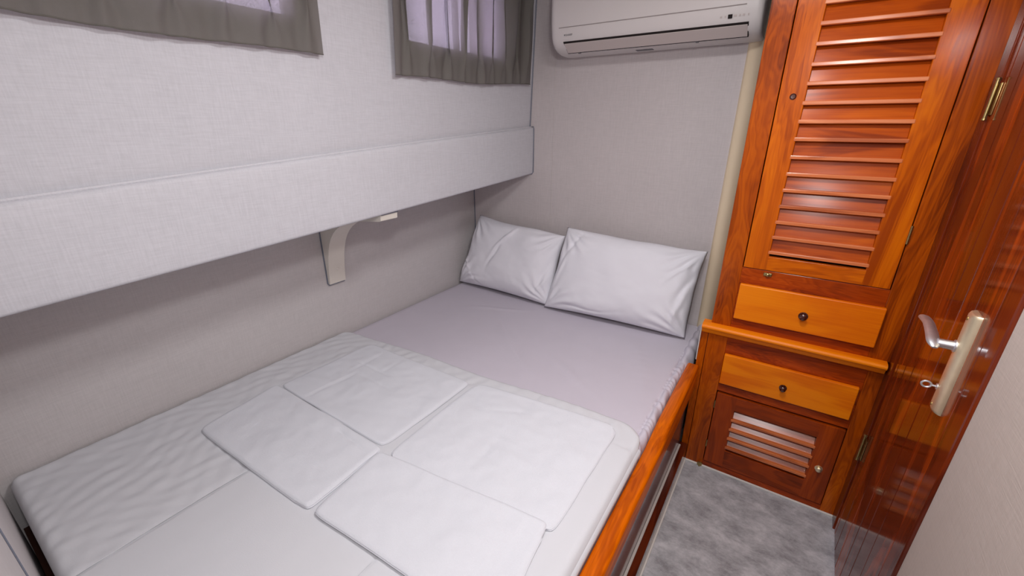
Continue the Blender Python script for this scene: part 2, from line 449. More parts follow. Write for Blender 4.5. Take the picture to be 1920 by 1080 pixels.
# ------------------------------------------------------------------ curtains
def curtain(y0, y1, ztop, hem, label, seed, folds):
    c = thing('window_curtain', label, 'curtain', (-1.235, (y0 + y1) / 2, ztop), None)
    nx, nz = 260, 50
    def f(u, v):
        y = y0 + (y1 - y0) * u
        zlo = hem(u)
        z = zlo + (ztop - zlo) * v
        amp = 0.006 + 0.010 * v
        ph = sum(a * math.sin(2 * PI * (fr * u + p) + 0.5 * math.sin(3 * v + p * 5)) for fr, a, p in folds)
        x = xu(z) + 0.022 + amp * ph + 0.002 * N(u * 8, v * 3, seed)
        edge = min(1, min(u, 1 - u) / 0.12)
        sf = min(1, max(0, v - 0.08) / 0.2) * edge
        y += sf * (0.026 * math.sin(2 * PI * 8.5 * u * (y1 - y0) / 0.9 + 1.5 * math.sin(4 * u + seed) + 0.8 * math.sin(2.2 * v)) + 0.006 * N(u * 14, v * 2, seed))
        return (max(x, xu(z) + 0.004), y, z)
    link('cloth', MB().grid(nx, nz, f), 'curtain', c, smooth=True, angle=180)
    h = MB().tube([(f(k / 60, 0)[0] + 0.0005, f(k / 60, 0)[1], f(k / 60, 0)[2] + 0.002) for k in range(61)], 0.0016, 6)
    link('hem', h, 'curtain', c, smooth=True)
    link('curtain_rod', MB().tube([(xu(ztop) + 0.018, y0 - 0.02, ztop), (xu(ztop) + 0.018, y1 + 0.02, ztop)], 0.005, 10), 'chrome', c, smooth=True)
    return c
curtain(0.02, 0.862, 1.985, lambda u: 1.590 - 0.008 * u + 0.005 * math.sin(7 * u + 1.5), 'grey curtain over the nearer window, left edge out of frame', 1.3,
        [(4.0, 0.5, 0.1), (11.3, 0.6, 0.45), (19.0, 0.35, 0.2)])
curtain(1.132, 2.030, 1.985, lambda u: 1.556 + 0.004 * math.sin(9 * u) + 0.026 * u * u, 'grey curtain over the farther window beside the air conditioner', 4.1,
        [(5.0, 0.6, 0.3), (12.7, 0.7, 0.1), (21.0, 0.35, 0.7)])

# ------------------------------------------------------------------ bed base with rail
bed = thing('bed_base', 'built-in varnished wooden bed base with orange side rail', 'bed', (-0.9, 1.0, 0))
link('side_panel', MB().box(-0.232, -0.212, YB + 0.004, YW - 0.002, 0.0, 0.40), 'side_reflection', bed)
link('baseboard', MB().box(-0.212, -0.180, YB + 0.004, YW - 0.002, 0.0, 0.085, 0.003), 'base', bed)
link('sealant_line', MB().box(-0.2118, -0.203, YB + 0.004, YW - 0.03, 0.085, 0.091, 0.0015), 'caulk', bed)
link('platform', MB().box(XL + 0.004, -0.236, YB + 0.004, YH - 0.004, 0.0, 0.32), 'inside', bed)
# rail: lower at the foot, stepping up in a curve towards the wardrobe
mb = MB(); NR = 70
vs = []; KR = 8
for j in range(NR + 1):
    y = YB + 0.004 + (YW - 0.004 - YB) * j / NR
    t = min(1, max(0, (y - 1.10) / 0.18)); t = t * t * (3 - 2 * t)
    top = 0.452 + 0.026 * t
    xo, xi = -0.190, -0.238 + 0.002 * t
    r = 0.008
    prof = [(xi, 0.385), (xi, top - r), (xi + r * .3, top - r * .3), (xi + r, top), (xo - r, top), (xo - r * .3, top - r * .3), (xo, top - r), (xo, 0.385)]
    vs += [(p[0], y, p[1]) for p in prof]
fs = [(j * KR + i, j * KR + (i + 1) % KR, (j + 1) * KR + (i + 1) % KR, (j + 1) * KR + i) for j in range(NR) for i in range(KR)]
fs += [tuple(range(KR)), tuple(range(NR * KR, NR * KR + KR))]
mb.add(vs, fs)
link('side_rail', mb, 'wood_y', bed, smooth=True, angle=50)

# ------------------------------------------------------------------ mattress with fitted sheet
ZM = 0.474
def sheet_wr(x, y):
    h = 0.0016 * N(x * 5, y * 5, 2)
    # long diagonal drag wrinkles
    for (cx, cy, ang, L, a) in ((-1.05, 1.50, -0.75, 0.30, 0.0045), (-0.95, 1.42, -0.7, 0.26, 0.004), (-0.42, 1.62, -0.95, 0.20, 0.004),
                                (-0.38, 1.50, -1.0, 0.16, 0.0035), (-0.60, 1.33, -0.5, 0.16, 0.003), (-1.2, 1.7, 0.5, 0.25, 0.002), (-0.33, 1.36, -1.2, 0.12, 0.003)):
        dx, dy = x - cx, y - cy
        u = dx * math.cos(ang) + dy * math.sin(ang); v = -dx * math.sin(ang) + dy * math.cos(ang) + 0.012 * math.sin(u * 14)
        h += 1.7 * a * math.exp(-(u / L) ** 2 * 2) * math.exp(-(v / 0.012) ** 2)
    return h
mt = thing('mattress', 'thick mattress in a lavender-grey fitted sheet on the bed base', 'mattress', (-0.95, 1.0, 0.32))
mb = MB()
xs = [XL + 0.012]; zs = []
path = []   # (x, z, kind)
path += [(XL + 0.006, 0.325), (XL + 0.006, 0.44), (XL + 0.012, 0.465), (XL + 0.03, ZM)]
for k in range(1, 60): path.append((XL + 0.03 + (-0.285 - XL - 0.03) * k / 60, ZM))
path += [(-0.285, ZM), (-0.277, ZM - 0.0005), (-0.272, ZM - 0.002), (-0.268, ZM - 0.005), (-0.264, ZM - 0.002), (-0.259, ZM + 0.001), (-0.253, ZM + 0.001), (-0.247, ZM - 0.004), (-0.243, ZM - 0.012), (-0.241, ZM - 0.024), (-0.2405, 0.40), (-0.2405, 0.325)]
ny = 420; y0m, y1m = -0.014, YH - 0.006
K = len(path); vs = []
for j in range(ny + 1):
    y = y0m + (y1m - y0m) * j / ny
    for i, (x, z) in enumerate(path):
        endf = min(1, (y - y0m) / 0.02, (y1m - y) / 0.02)
        dz = -0.012 * (1 - math.sqrt(max(0, 1 - (1 - endf) ** 2))) if z > 0.44 else 0
        if 4 <= i <= K - 11: dz += sheet_wr(x, y)
        dx = 0
        if i >= K - 9 and z > 0.36:
            # gathered elastic ruffles on the aisle side
            g = 1.0 if y > 1.0 else 0.2
            ph_ = y * 150 + 4 * math.sin(y * 21) + 2.5 * math.sin(y * 47) + x * 90
            dz += g * (0.0030 * math.sin(ph_) + 0.003 * N(y * 30, x * 60)) * min(1, (K - 1 - i) / 3)
            dx = 0.0015 * g * math.sin(ph_ + 1)
        vs.append((x + dx, y, z + dz))
fs = [(j * K + i, j * K + i + 1, (j + 1) * K + i + 1, (j + 1) * K + i) for j in range(ny) for i in range(K - 1)]
fs += [(j * K, (j + 1) * K, (j + 1) * K + K - 1, j * K + K - 1) for j in range(ny)]
fs += [tuple(range(K)), tuple(range(ny * K, ny * K + K))]
mb.add(vs, fs)
link('fitted_sheet', mb, 'sheet', mt, smooth=True, angle=70)
# loose ruffled corner of the sheet bunched up by the wardrobe
mb = MB()
def ruf(u, v):
    y = 1.50 + 0.56 * u
    a = PI * v
    k = min(1, u * 2.2)
    r = 0.004 + 0.020 * k + 0.0025 * k * math.sin(u * 38 + 3 * v) + 0.003 * N(u * 9, v * 3)
    return (-0.250 - r * math.cos(a), y, ZM - 0.030 + 0.012 * k + r * 1.3 * math.sin(a) - (0.022 * k * (v - 0.5) * 2 if v > 0.5 else 0))
mb.grid(50, 12, ruf)
link('sheet_corner', mb, 'sheet', mt, smooth=True, angle=180)

# ------------------------------------------------------------------ duvet
ZD = 0.492
dv = thing('duvet', 'white quilted duvet folded over the lower half of the bed', 'duvet', (-0.93, 0.5, ZM))
# outline, rounded far right corner; polar-free mapping from a square
def duv_edge_y(x):   # far edge
    t = (x - XL) / (-0.24 - XL)
    return 1.078 + 0.085 * t + 0.006 * math.sin(x * 9)
def duvet_top(u, v):
    # u across, v along; returns plan position
    x = (XL + 0.010) + (-0.245 - XL - 0.010) * u
    ye = duv_edge_y(x)
    # rounded right far corner
    rc = 0.09
    dxr = (-0.245 - x)
    if dxr < rc: ye -= rc - math.sqrt(max(0, rc * rc - (rc - dxr) ** 2))
    if u < 0.04: ye -= 0.03 * (1 - u / 0.04) ** 2
    y = -0.016 + (ye + 0.016) * v
    return x, y, ye
def quilt(x, y):
    h = 0
    if x < -1.125 or y > 1.03:
        h += 0.0016 * math.sin(x * 95 + 2.0 * math.sin(y * 22)) * math.sin(y * 60 + 1.8 * math.sin(x * 18)) + 0.0022 * N(x * 34, y * 11, 5)
    else:
        h += 0.0008 * N(x * 22, y * 14, 5) + 0.0025
    if x > -0.62 and y < 0.41: h += 0.0012
    h += 0.004 * N(x * 3, y * 3, 8)
    d = x + 1.128 + 0.005 * math.sin(y * 8)
    if abs(d) < 0.02 and y < 1.0: h -= 0.0022 * math.exp(-(d / 0.004) ** 2)
    d = x + 0.622
    if abs(d) < 0.02: h -= 0.0016 * math.exp(-(d / 0.004) ** 2)
    return h
mb = MB(); NX, NYd = 230, 190
vs = []
for j in range(NYd + 1):
    for i in range(NX + 1):
        x, y, ye = duvet_top(i / NX, j / NYd)
        de = min(ye - y, (y + 0.016) * 1.0, (-0.245 - x) * 1.0 + 0.0)
        th = 0.018
        r = 0.022
        k = 1 - math.sqrt(max(0, 1 - (1 - min(1, max(0, de) / r)) ** 2))
        z = ZD - th * k * 0.85 + quilt(x, y) * min(1, de / 0.02 + 0.2)
        if x < XL + 0.03: z -= 0.008 * (1 - (x - XL - 0.01) / 0.02) ** 2 if x < XL + 0.03 else 0
        vs.append((x, y, z))
W = NX + 1
fs = [(j * W + i, j * W + i + 1, (j + 1) * W + i + 1, (j + 1) * W + i) for j in range(NYd) for i in range(NX)]
mb.add(vs, fs)
# skirts: right side drapes over the mattress edge to the rail, the foot hangs down, far edge tucks in
right = [vs[j * W + NX] for j in range(NYd + 1)]
sk = []
SK = [(0.006, -0.004), (0.0085, -0.012), (0.0065, -0.022), (0.0040, -0.036)]
for p in right:
    row = [p]
    for dx, dz in SK:
        row.append((p[0] + dx + 0.001 * N(p[1] * 14, dz * 60), p[1], max(p[2] + dz, 0.43)))
    sk.append(row)
KS = len(SK) + 1
mb.add([q for row in sk for q in row], [(j * KS + i, j * KS + i + 1, (j + 1) * KS + i + 1, (j + 1) * KS + i) for j in range(NYd) for i in range(KS - 1)])
foot = [vs[i] for i in range(W)]
sk = []
for p in foot:
    sk += [p, (p[0], p[1] - 0.0035, p[2] - 0.006), (p[0], p[1] - 0.005, p[2] - 0.02), (p[0], p[1] - 0.003 + 0.002 * N(p[0] * 20, 1), 0.40), (p[0], p[1] - 0.002, 0.34)]
mb.add(sk, [(i * 5 + k, i * 5 + k + 1, (i + 1) * 5 + k + 1, (i + 1) * 5 + k) for i in range(W - 1) for k in range(4)])
far = [vs[NYd * W + i] for i in range(W)]
sk = []
for p in far: sk += [p, (p[0], p[1] + 0.002, p[2] - 0.004), (p[0], p[1] - 0.002, ZM - 0.002)]
mb.add(sk, [(i * 3 + k, i * 3 + k + 1, (i + 1) * 3 + k + 1, (i + 1) * 3 + k) for i in range(W - 1) for k in range(2)])
link('quilted_cover', mb, 'duvet', dv, smooth=True, angle=180)
# piped seam lines of the duvet cover
def duv_z(x, y): return ZD + quilt(x, y)
link('seam', MB().tube([(-1.128 - 0.005 * math.sin(y * 8), y, duv_z(-1.12, y) - 0.0005) for y in [0.0 + 0.36 * k / 30 for k in range(31)]], 0.0012, 6), 'duvet', dv, smooth=True)
link('seam', MB().tube([(-0.622, y, duv_z(-0.61, y) - 0.0005) for y in [0.0 + 0.375 * k / 30 for k in range(31)]], 0.0010, 6), 'duvet', dv, smooth=True)

# ------------------------------------------------------------------ folded towels
def towel(corners, th, z0, label, seed, creases=(), round_=0.03, bulge=None):
    c = [Vector((p[0], p[1], 0)) for p in corners]      # near-left, near-right, far-right, far-left
    cen = sum(c, Vector()) / 4
    n = 72
    def plan(u, v):
        # pull the square's corners in for a soft round corner
        a, b_ = 2 * u - 1, 2 * v - 1
        k = (abs(a) ** 14 * abs(b_) ** 14) * round_
        a *= 1 - k; b_ *= 1 - k
        uu, vv = (a + 1) / 2, (b_ + 1) / 2
        p = c[0] * (1 - uu) * (1 - vv) + c[1] * uu * (1 - vv) + c[2] * uu * vv + c[3] * (1 - uu) * vv
        wv_ = 0.005 * N(p.x * 9, p.y * 9, seed)
        return p + Vector((wv_, 0.0025 * N(p.x * 9, p.y * 9, seed + 9), 0))
    sx = (c[1] - c[0]).length; sy = (c[3] - c[0]).length
    vs = []
    for j in range(n + 1):
        for i in range(n + 1):
            u, v = i / n, j / n
            u = 0.5 - 0.5 * math.cos(PI * u) if False else u
            p = plan(u, v)
            d = min(u * sx, (1 - u) * sx, v * sy, (1 - v) * sy)
            r = 0.009
            k = 1 - math.sqrt(max(0, 1 - (1 - min(1, d / r)) ** 2))
            z = z0 + th - th * 0.30 * k
            z += (0.0042 * N(p.x * 9, p.y * 9, seed) + 0.0022 * N(p.x * 28, p.y * 28, seed + 4)) * min(1, d / 0.03)
            for (x1, y1, x2, y2, dep, wd) in creases:
                a = Vector((x1, y1, 0)); b2 = Vector((x2, y2, 0)); L = (b2 - a).length
                t = (p - a).dot(b2 - a) / L / L
                if -0.05 < t < 1.05:
                    dd = (p - a - (b2 - a) * t).length
                    s_ = (b2 - a).cross(p - a).z
                    z += (-dep * math.exp(-(dd / wd) ** 2) + (0.45 * dep if s_ > 0 else 0) * math.exp(-dd / (wd * 6))) * min(1, (1.05 - t) * 6, (t + 0.05) * 6)
            vs.append(Vector((p.x, p.y, z)))
    W_ = n + 1
    fs = [(j * W_ + i, j * W_ + i + 1, (j + 1) * W_ + i + 1, (j + 1) * W_ + i) for j in range(n) for i in range(n)]
    ring = [i for i in range(n)] + [j * W_ + n for j in range(n)] + [n * W_ + n - i for i in range(n)] + [(n - j) * W_ for j in range(n)]
    # two folded layers: bulge, pinch, bulge
    prof = [(0.0012, 0.62), (0.0008, 0.56), (-0.0014, 0.50), (0.0018, 0.42), (0.0030, 0.28), (0.0018, 0.10), (-0.001, 0.0)]
    base = len(vs); R = len(ring)
    for (o_, f_) in prof:
        for q in ring:
            p = vs[q]; dirv = Vector((p.x - cen.x, p.y - cen.y, 0))
            dirv = Vector((dirv.x / sx, dirv.y / sy, 0))
            if abs(dirv.x) > abs(dirv.y): e_ = Vector((math.copysign(1, dirv.x), 0.3 * math.copysign(1, dirv.y) * (abs(dirv.y) / abs(dirv.x)) ** 8, 0))
            else: e_ = Vector((0.3 * math.copysign(1, dirv.x) * (abs(dirv.x) / abs(dirv.y)) ** 8, math.copysign(1, dirv.y), 0))
            vs.append(Vector((p.x, p.y, z0 + (p.z - z0) * f_ / 0.70 if f_ else z0)) + e_ * o_)
    prev = ring
    for k in range(len(prof)):
        cur = [base + k * R + q for q in range(R)]
        fs += [(prev[q], prev[(q + 1) % R], cur[(q + 1) % R], cur[q]) for q in range(R)]
        prev = cur
    mb = MB(); mb.add(vs, fs)
    o = link('folded_towel', mb, 'towel', None, origin=(cen.x, cen.y, z0), smooth=True, angle=60)
    return tag(o, label, 'towel', 'folded towels laid out on the duvet')
ZT = ZD + 0.0028
towel([(-1.447, 0.640), (-0.880, 0.632), (-0.874, 1.036), (-1.425, 1.030)], 0.0075, ZT, 'wide creased white towel nearest the wall ledge, close to the duvet fold', 2.2,
      creases=((-1.30, 0.640, -1.28, 0.845, 0.0035, 0.005), (-1.28, 0.845, -1.10, 0.842, 0.002, 0.004), (-1.31, 0.84, -1.31, 1.0, 0.003, 0.005),
               (-1.34, 0.90, -1.14, 0.90, 0.003, 0.005), (-1.205, 0.90, -1.20, 0.99, 0.003, 0.005)))
towel([(-1.419, 0.362), (-0.861, 0.374), (-0.872, 0.622), (-1.462, 0.632)], 0.0125, ZT, 'white towel with a thick double fold nearest the bed foot and wall', 5.5,
      creases=((-1.05, 0.60, -0.90, 0.585, 0.003, 0.006),))
towel([(-0.840, 0.600), (-0.322, 0.636), (-0.322, 1.108), (-0.852, 1.052)], 0.0085, ZT, 'large white towel with a rounded corner nearest the pillows and rail', 9.1,
      creases=((-0.62, 1.06, -0.60, 0.70, 0.0016, 0.012), (-0.74, 0.93, -0.60, 1.0, 0.002, 0.01)), round_=0.10)
towel([(-0.842, 0.378), (-0.305, 0.408), (-0.340, 0.672), (-0.868, 0.608)], 0.0105, ZT + 0.0045, 'white towel at the bed foot nearest the rail, overlapping a larger one', 12.4,
      creases=((-0.36, 0.40, -0.385, 0.66, 0.002, 0.003),))

# ------------------------------------------------------------------ pillows
def pillow(BL, BR, TR, TL, front, back, label, seed, drag):
    BL, BR, TR, TL = map(Vector, (BL, BR, TR, TL))
    nrm = (BR - BL).cross(TL - BL).normalized()
    if nrm.y > 0: nrm = -nrm
    cen = (BL + BR + TR + TL) / 4
    o = thing('pillow', label, 'pillow', (cen.x, cen.y, min(BL.z, BR.z)), 'pillows leaning on the head wall')
    n = 90; mb = MB()
    def surf(u, v, side):
        a, b_ = 2 * u - 1, 2 * v - 1
        # slightly concave edges, pointed corners
        ea = a * (1 - 0.035 * (1 - b_ * b_) * abs(a) ** 3)
        eb = b_ * (1 - 0.045 * (1 - a * a) * abs(b_) ** 3)
        uu, vv = (ea + 1) / 2, (eb + 1) / 2
        p = BL * (1 - uu) * (1 - vv) + BR * uu * (1 - vv) + TR * uu * vv + TL * (1 - uu) * vv
        t = max(0, (1 - a ** 4) * (1 - b_ ** 4)) ** 0.55
        T = front if side > 0 else back
        wr = 0
        if side > 0:
            wr += 0.014 * N(u * 2.6, v * 2.6, seed) + 0.0045 * N(u * 7, v * 7, seed) + 0.0016 * N(u * 19 + 4 * v, v * 15, seed)
            for (cu, cv, ang, L, A, wd) in drag:
                du, dv_ = (u - cu) * 0.65, (v - cv) * 0.42
                s1_ = du * math.cos(ang) + dv_ * math.sin(ang); s2_ = -du * math.sin(ang) + dv_ * math.cos(ang) + 0.01 * math.sin(s1_ * 20)
                wr += 1.7 * A * math.exp(-(s1_ / L) ** 2) * math.exp(-(s2_ / wd) ** 2)
            # radiating gathers from the corners
            for (cu, cv) in ((0, 0), (1, 0), (0, 1), (1, 1)):
                du, dv_ = u - cu, (v - cv) * 0.7
                rr = math.hypot(du, dv_); an = math.atan2(abs(dv_), abs(du))
                wr += 0.005 * math.sin(an * 17 + seed + 3 * N(u * 5, v * 5, seed)) * math.exp(-((rr - 0.16) / 0.13) ** 2)
        return p + nrm * side * (T * t + wr * min(1, t * 1.6)) + Vector((0.006 * N(u * 4, v * 4, seed + 6), 0, 0.010 * N(u * 3.5, v * 1.5, seed + 2) * (v > 0.02) * min(1, v * 4)))
    W_ = n + 1
    vs = [surf(i / n, j / n, 1) for j in range(n + 1) for i in range(n + 1)]
    vs2 = [surf(i / n, j / n, -1) for j in range(n + 1) for i in range(n + 1)]
    f1 = [(j * W_ + i, j * W_ + i + 1, (j + 1) * W_ + i + 1, (j + 1) * W_ + i) for j in range(n) for i in range(n)]
    mb.add(vs, f1); mb.add(vs2, [tuple(reversed(f)) for f in f1])
    me = link('pillowcase', mb, 'pillow', o, smooth=True, angle=180)
    bm = bmesh.new(); bm.from_mesh(me.data); bmesh.ops.remove_doubles(bm, verts=bm.verts[:], dist=0.0012)
    bmesh.ops.recalc_face_normals(bm, faces=bm.faces[:])
    for f in bm.faces: f.smooth = True
    bm.to_mesh(me.data); bm.free()
    return o
pillow((-1.640, 1.885, 0.486), (-0.985, 1.855, 0.486), (-0.985, 2.005, 0.845), (-1.575, 2.035, 0.880), 0.080, 0.030,
       'smaller white pillow in the corner by the left wall', 3.3,
       [(0.45, 0.75, 1.05, 0.09, 0.007, 0.010), (0.38, 0.50, 1.35, 0.08, -0.005, 0.010), (0.93, 0.45, 1.4, 0.1, -0.006, 0.012), (0.15, 0.22, -0.6, 0.1, 0.006, 0.008), (0.22, 0.12, -0.6, 0.1, -0.006, 0.008), (0.92, 0.25, 1.2, 0.06, 0.006, 0.008)])
pillow((-1.010, 1.835, 0.486), (-0.292, 1.872, 0.486), (-0.278, 2.025, 0.866), (-0.965, 1.985, 0.895), 0.095, 0.035,
       'larger white pillow next to the wardrobe, overlapping the other', 7.7,
       [(0.95, 0.6, 1.3, 0.1, -0.007, 0.012), (0.93, 0.35, 1.5, 0.09, 0.006, 0.01), (0.06, 0.5, 1.5, 0.12, 0.006, 0.010), (0.88, 0.72, 1.0, 0.07, 0.006, 0.008), (0.10, 0.75, 1.3, 0.1, -0.005, 0.009), (0.3, 0.08, 0.1, 0.12, -0.005, 0.008)])

# ------------------------------------------------------------------ air conditioner
ac = thing('air_conditioner', 'off-white wall air conditioner mounted above the pillows', 'air conditioner', (-0.63, YH, 1.69))
AX0, AX1 = -1.045, -0.218
acp = [(2.079, 1.985), (1.905, 1.985), (1.886, 1.975), (1.878, 1.955), (1.875, 1.88), (1.876, 1.81), (1.880, 1.780), (1.886, 1.752), (1.896, 1.733), (1.915, 1.714),
       (1.945, 1.700), (1.985, 1.692), (2.04, 1.690), (2.079, 1.694)]
cy, cz = 1.98, 1.84
mb = MB(); vs = []; rings = []
sect = [(0, 0.90), (0.003, 0.945), (0.009, 0.975), (0.018, 0.992), (0.03, 1.0)]
xsn = [(AX0 + a, s_) for a, s_ in sect] + [(AX1 - a, s_) for a, s_ in reversed(sect)]
for x, s_ in xsn:
    for (y, z) in acp:
        yy = 2.079 - (2.079 - y) * s_; zz = cz + (z - cz) * (s_ * 0.5 + 0.5)
        vs.append((x, yy, zz))
K = len(acp)
fs = [(j * K + i, j * K + (i + 1) % K, (j + 1) * K + (i + 1) % K, (j + 1) * K + i) for j in range(len(xsn) - 1) for i in range(K)]
fs += [tuple(range(K)), tuple(range((len(xsn) - 1) * K, len(xsn) * K))]
mb.add(vs, fs)
link('casing', mb, 'plastic', ac, smooth=True, angle=35)
def acbox(name, x0, x1, p0, p1, t0, t1, mat, par=ac, bev=0.001):
    """slab lying on the line p0->p1 in the (y, z) profile, from t0 to t1 outwards"""
    a = Vector((0, p0[0], p0[1])); b_ = Vector((0, p1[0], p1[1])); d = (b_ - a); L = d.length; d.normalize()
    nn = Vector((0, -d.z, d.y));
    if nn.y > 0 or (abs(nn.y) < .1 and nn.z > 0): nn = -nn
    T = lambda co: a + d * co.y + nn * co.z + Vector((co.x, 0, 0))
    return link(name, MB().box(x0, x1, 0, L, t0, t1, bev, T), mat, par)
# seam between the lifting front panel and the body, faint grey line
acbox('panel_seam', -1.000, -0.272, (1.8775, 1.786), (1.8790, 1.7842), -0.002, 0.0008, 'seam_grey', bev=0)
# outlet: dark recess, flap, second dark line
acbox('air_outlet', -0.984, -0.2585, (1.8955, 1.735), (1.9485, 1.6965), -0.004, 0.0035, 'gap', bev=0)
acbox('outlet_flap', -0.982, -0.2615, (1.9020, 1.7300), (1.9440, 1.6990), 0.0005, 0.0052, 'plastic_low')
for xk in (-0.93, -0.435):
    acbox('flap_clip', xk - 0.006, xk + 0.006, (1.946, 1.699), (1.956, 1.6965), 0.0, 0.006, 'print')
acbox('rating_plate', -0.69, -0.62, (1.992, 1.6912), (2.02, 1.6905), -0.001, 0.0012, 'print', bev=0)
def text(name, s_, size, loc, rot, mat, par):
    cu = bpy.data.curves.new(name, 'FONT'); cu.body = s_; cu.size = size; cu.extrude = 0.0002
    cu.materials.append(M[mat])
    tmp = bpy.data.objects.new(name, cu); me = bpy.data.meshes.new_from_object(tmp)
    bpy.data.objects.remove(tmp)
    o = bpy.data.objects.new(name, me); COL.objects.link(o); o.parent = par
    o.location = Vector(loc) - wloc(par); o.rotation_euler = rot
    return o
rx = math.radians(90 - 14)
text('logo', 'SHARP', 0.0105, (-0.968, 1.8840, 1.7535), (math.radians(102), 0, 0), 'print', ac)
acbox('logo_mark', -0.976, -0.971, (1.8832, 1.7600), (1.8845, 1.7550), -0.0005, 0.001, 'print', bev=0)
acbox('display_window', -0.327, -0.313, (1.8815, 1.7600), (1.8845, 1.7480), -0.001, 0.0014, 'gap', bev=0)
for xk, wk in ((-0.350, 0.006), (-0.336, 0.005), (-0.304, 0.009), (-0.289, 0.006), (-0.277, 0.007), (-0.262, 0.004)):
    acbox('indicator_icon', xk - wk / 2, xk + wk / 2, (1.8825, 1.7575), (1.8840, 1.7525), -0.001, 0.0009, 'plastic_low', bev=0)

# ------------------------------------------------------------------ wardrobe
wr_ = thing('wardrobe', 'tall varnished mahogany wardrobe with louvred doors and two drawers', 'wardrobe', (0.09, YW, 0))
X0, X1 = -0.176, 0.362
F0, F1 = YW, YW + 0.022
# carcass: back, sides, shelves (hollow behind the louvres)
mb = MB().box(X0, X0 + 0.016, F1, YH - 0.003, 0, 2.03).box(X1 - 0.022, X1 - 0.006, F1, YH - 0.003, 0, 2.03).box(X0 + 0.016, X1 - 0.022, YH - 0.014, YH - 0.003, 0, 2.03)
for z in (0.02, 0.40, 0.66, 0.885, 2.0): mb.box(X0 + 0.016, X1 - 0.022, F1, YH - 0.014, z - 0.008, z + 0.008)
link('carcass', mb, 'inside', wr_)
# face frame, member by member
for (a, b_, c, d, e_) in ((X0, -0.1095, 0.675, 2.03, 0), (0.3055, X1, 0.675, 2.03, 0), (-0.206, -0.180, 0.0, 0.635, 0.004), (-0.178, -0.1095, 0.0, 0.64, 0), (0.319, X1, 0.0, 0.64, 0)):
    link('frame_stile', MB().box(a, b_, F0 + e_, F1, c, d, 0.0015), 'wood_frame', wr_)
for (a, b_, c, d) in ((-0.1095, 0.3055, 0.675, 0.9165), (-0.1095, 0.319, 0.39, 0.64), (-0.1095, 0.319, 0.0, 0.030), (-0.1095, 0.3055, 1.95, 2.03)):
    link('frame_rail', MB().box(a, b_, F0 + 0.0007, F1, c, d, 0.001), 'wood_frame_x', wr_)
# moulded shelf edge between the two halves
prof = [(F1, 0.678), (1.655, 0.678), (1.646, 0.675), (1.642, 0.669), (1.642, 0.664), (1.646, 0.658), (1.652, 0.656), (1.655, 0.650), (1.660, 0.640), (1.668, 0.634), (F1, 0.634)]
link('moulding', MB().prism(prof, -0.203, 0.356, lambda p, a: (a, p[0], p[1])), 'drawer', wr_, smooth=True, angle=25)

def frame_door(name, x0, x1, z0, z1, ow, ot, ob, y0, y1, mat_s, mat_r, parent):
    """one continuous butt-jointed frame: stiles run full height, rails between them"""
    xs_ = [x0, x0 + ow, x1 - ow, x1]; zs_ = [z0, z0 + ob, z1 - ot, z1]
    bm = bmesh.new(); g = {}
    for i in range(4):
        for k in range(4):
            for q, y in enumerate((y0, y1)): g[i, k, q] = bm.verts.new((xs_[i], y, zs_[k]))
    def face(ids, mi):
        f = bm.faces.new([g[i] for i in ids]); f.material_index = mi
    for i in range(3):
        for k in range(3):
            if i == 1 and k == 1: continue
            mi = 1 if i == 1 else 0
            for q in (0, 1): face([(i, k, q), (i + 1, k, q), (i + 1, k + 1, q), (i, k + 1, q)], mi)
    for i in range(3):
        for k in (0, 3): face([(i, k, 0), (i + 1, k, 0), (i + 1, k, 1), (i, k, 1)], 1 if i == 1 else 0)
    for k in range(3):
        for i in (0, 3): face([(i, k, 0), (i, k + 1, 0), (i, k + 1, 1), (i, k, 1)], 0)
    for k in (1, 2): face([(1, k, 0), (2, k, 0), (2, k, 1), (1, k, 1)], 1)
    for i in (1, 2): face([(i, 1, 0), (i, 2, 0), (i, 2, 1), (i, 1, 1)], 0)
    bmesh.ops.recalc_face_normals(bm, faces=bm.faces[:])
    ed = [e_ for e_ in bm.edges if len(e_.link_faces) == 2 and e_.calc_face_angle(0) > 0.5]
    bmesh.ops.bevel(bm, geom=ed, offset=0.0018, segments=2, affect='EDGES', profile=0.5)
    me = bpy.data.meshes.new(name); pl = wloc(parent)
    for v in bm.verts: v.co -= pl
    bm.to_mesh(me); bm.free()
    me.materials.append(M[mat_s]); me.materials.append(M[mat_r])
    o = bpy.data.objects.new(name, me); COL.objects.link(o); o.parent = parent
    return o
def slats(x0, x1, zs_, pitch, depth, thick, y_front, mat, parent, seed):
    mb = MB()
    rnd = random.Random(seed); nose = []
    for z in zs_:
        dz = rnd.uniform(-0.001, 0.001)
        # front edge low and out, back edge high and in
        H_ = pitch * 0.98
        a = Vector((0, y_front, z + dz)); b_ = Vector((0, y_front + depth, z + dz + H_))
        d = (b_ - a).normalized(); nn = Vector((0, -d.z, d.y)); L = (b_ - a).length
        T = lambda co, a=a, d=d, nn=nn: a + d * co.y + nn * co.z + Vector((co.x, 0, 0))
        mb.box(x0, x1, -0.001, L, -thick / 2, thick / 2, 0.0018, T)
        # rounded nosing, paler from wear plus a gloss highlight painted into the colour
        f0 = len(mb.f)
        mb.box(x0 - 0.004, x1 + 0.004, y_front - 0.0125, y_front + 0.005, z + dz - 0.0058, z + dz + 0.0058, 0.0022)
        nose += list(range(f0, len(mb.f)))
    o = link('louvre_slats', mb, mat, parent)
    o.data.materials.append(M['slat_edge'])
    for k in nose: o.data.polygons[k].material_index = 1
    return o
ud = frame_door('louvred_door', -0.1065, 0.3025, 0.9185, 1.948, 0.071, 0.07, 0.050, YW - 0.002, YW + 0.018, 'wood_z', 'wood_x', wr_)
slats(-0.0365, 0.2325, [0.984 + 0.0528 * k for k in range(18)], 0.050, 0.012, 0.006, YW + 0.009, 'slat', ud, 3)
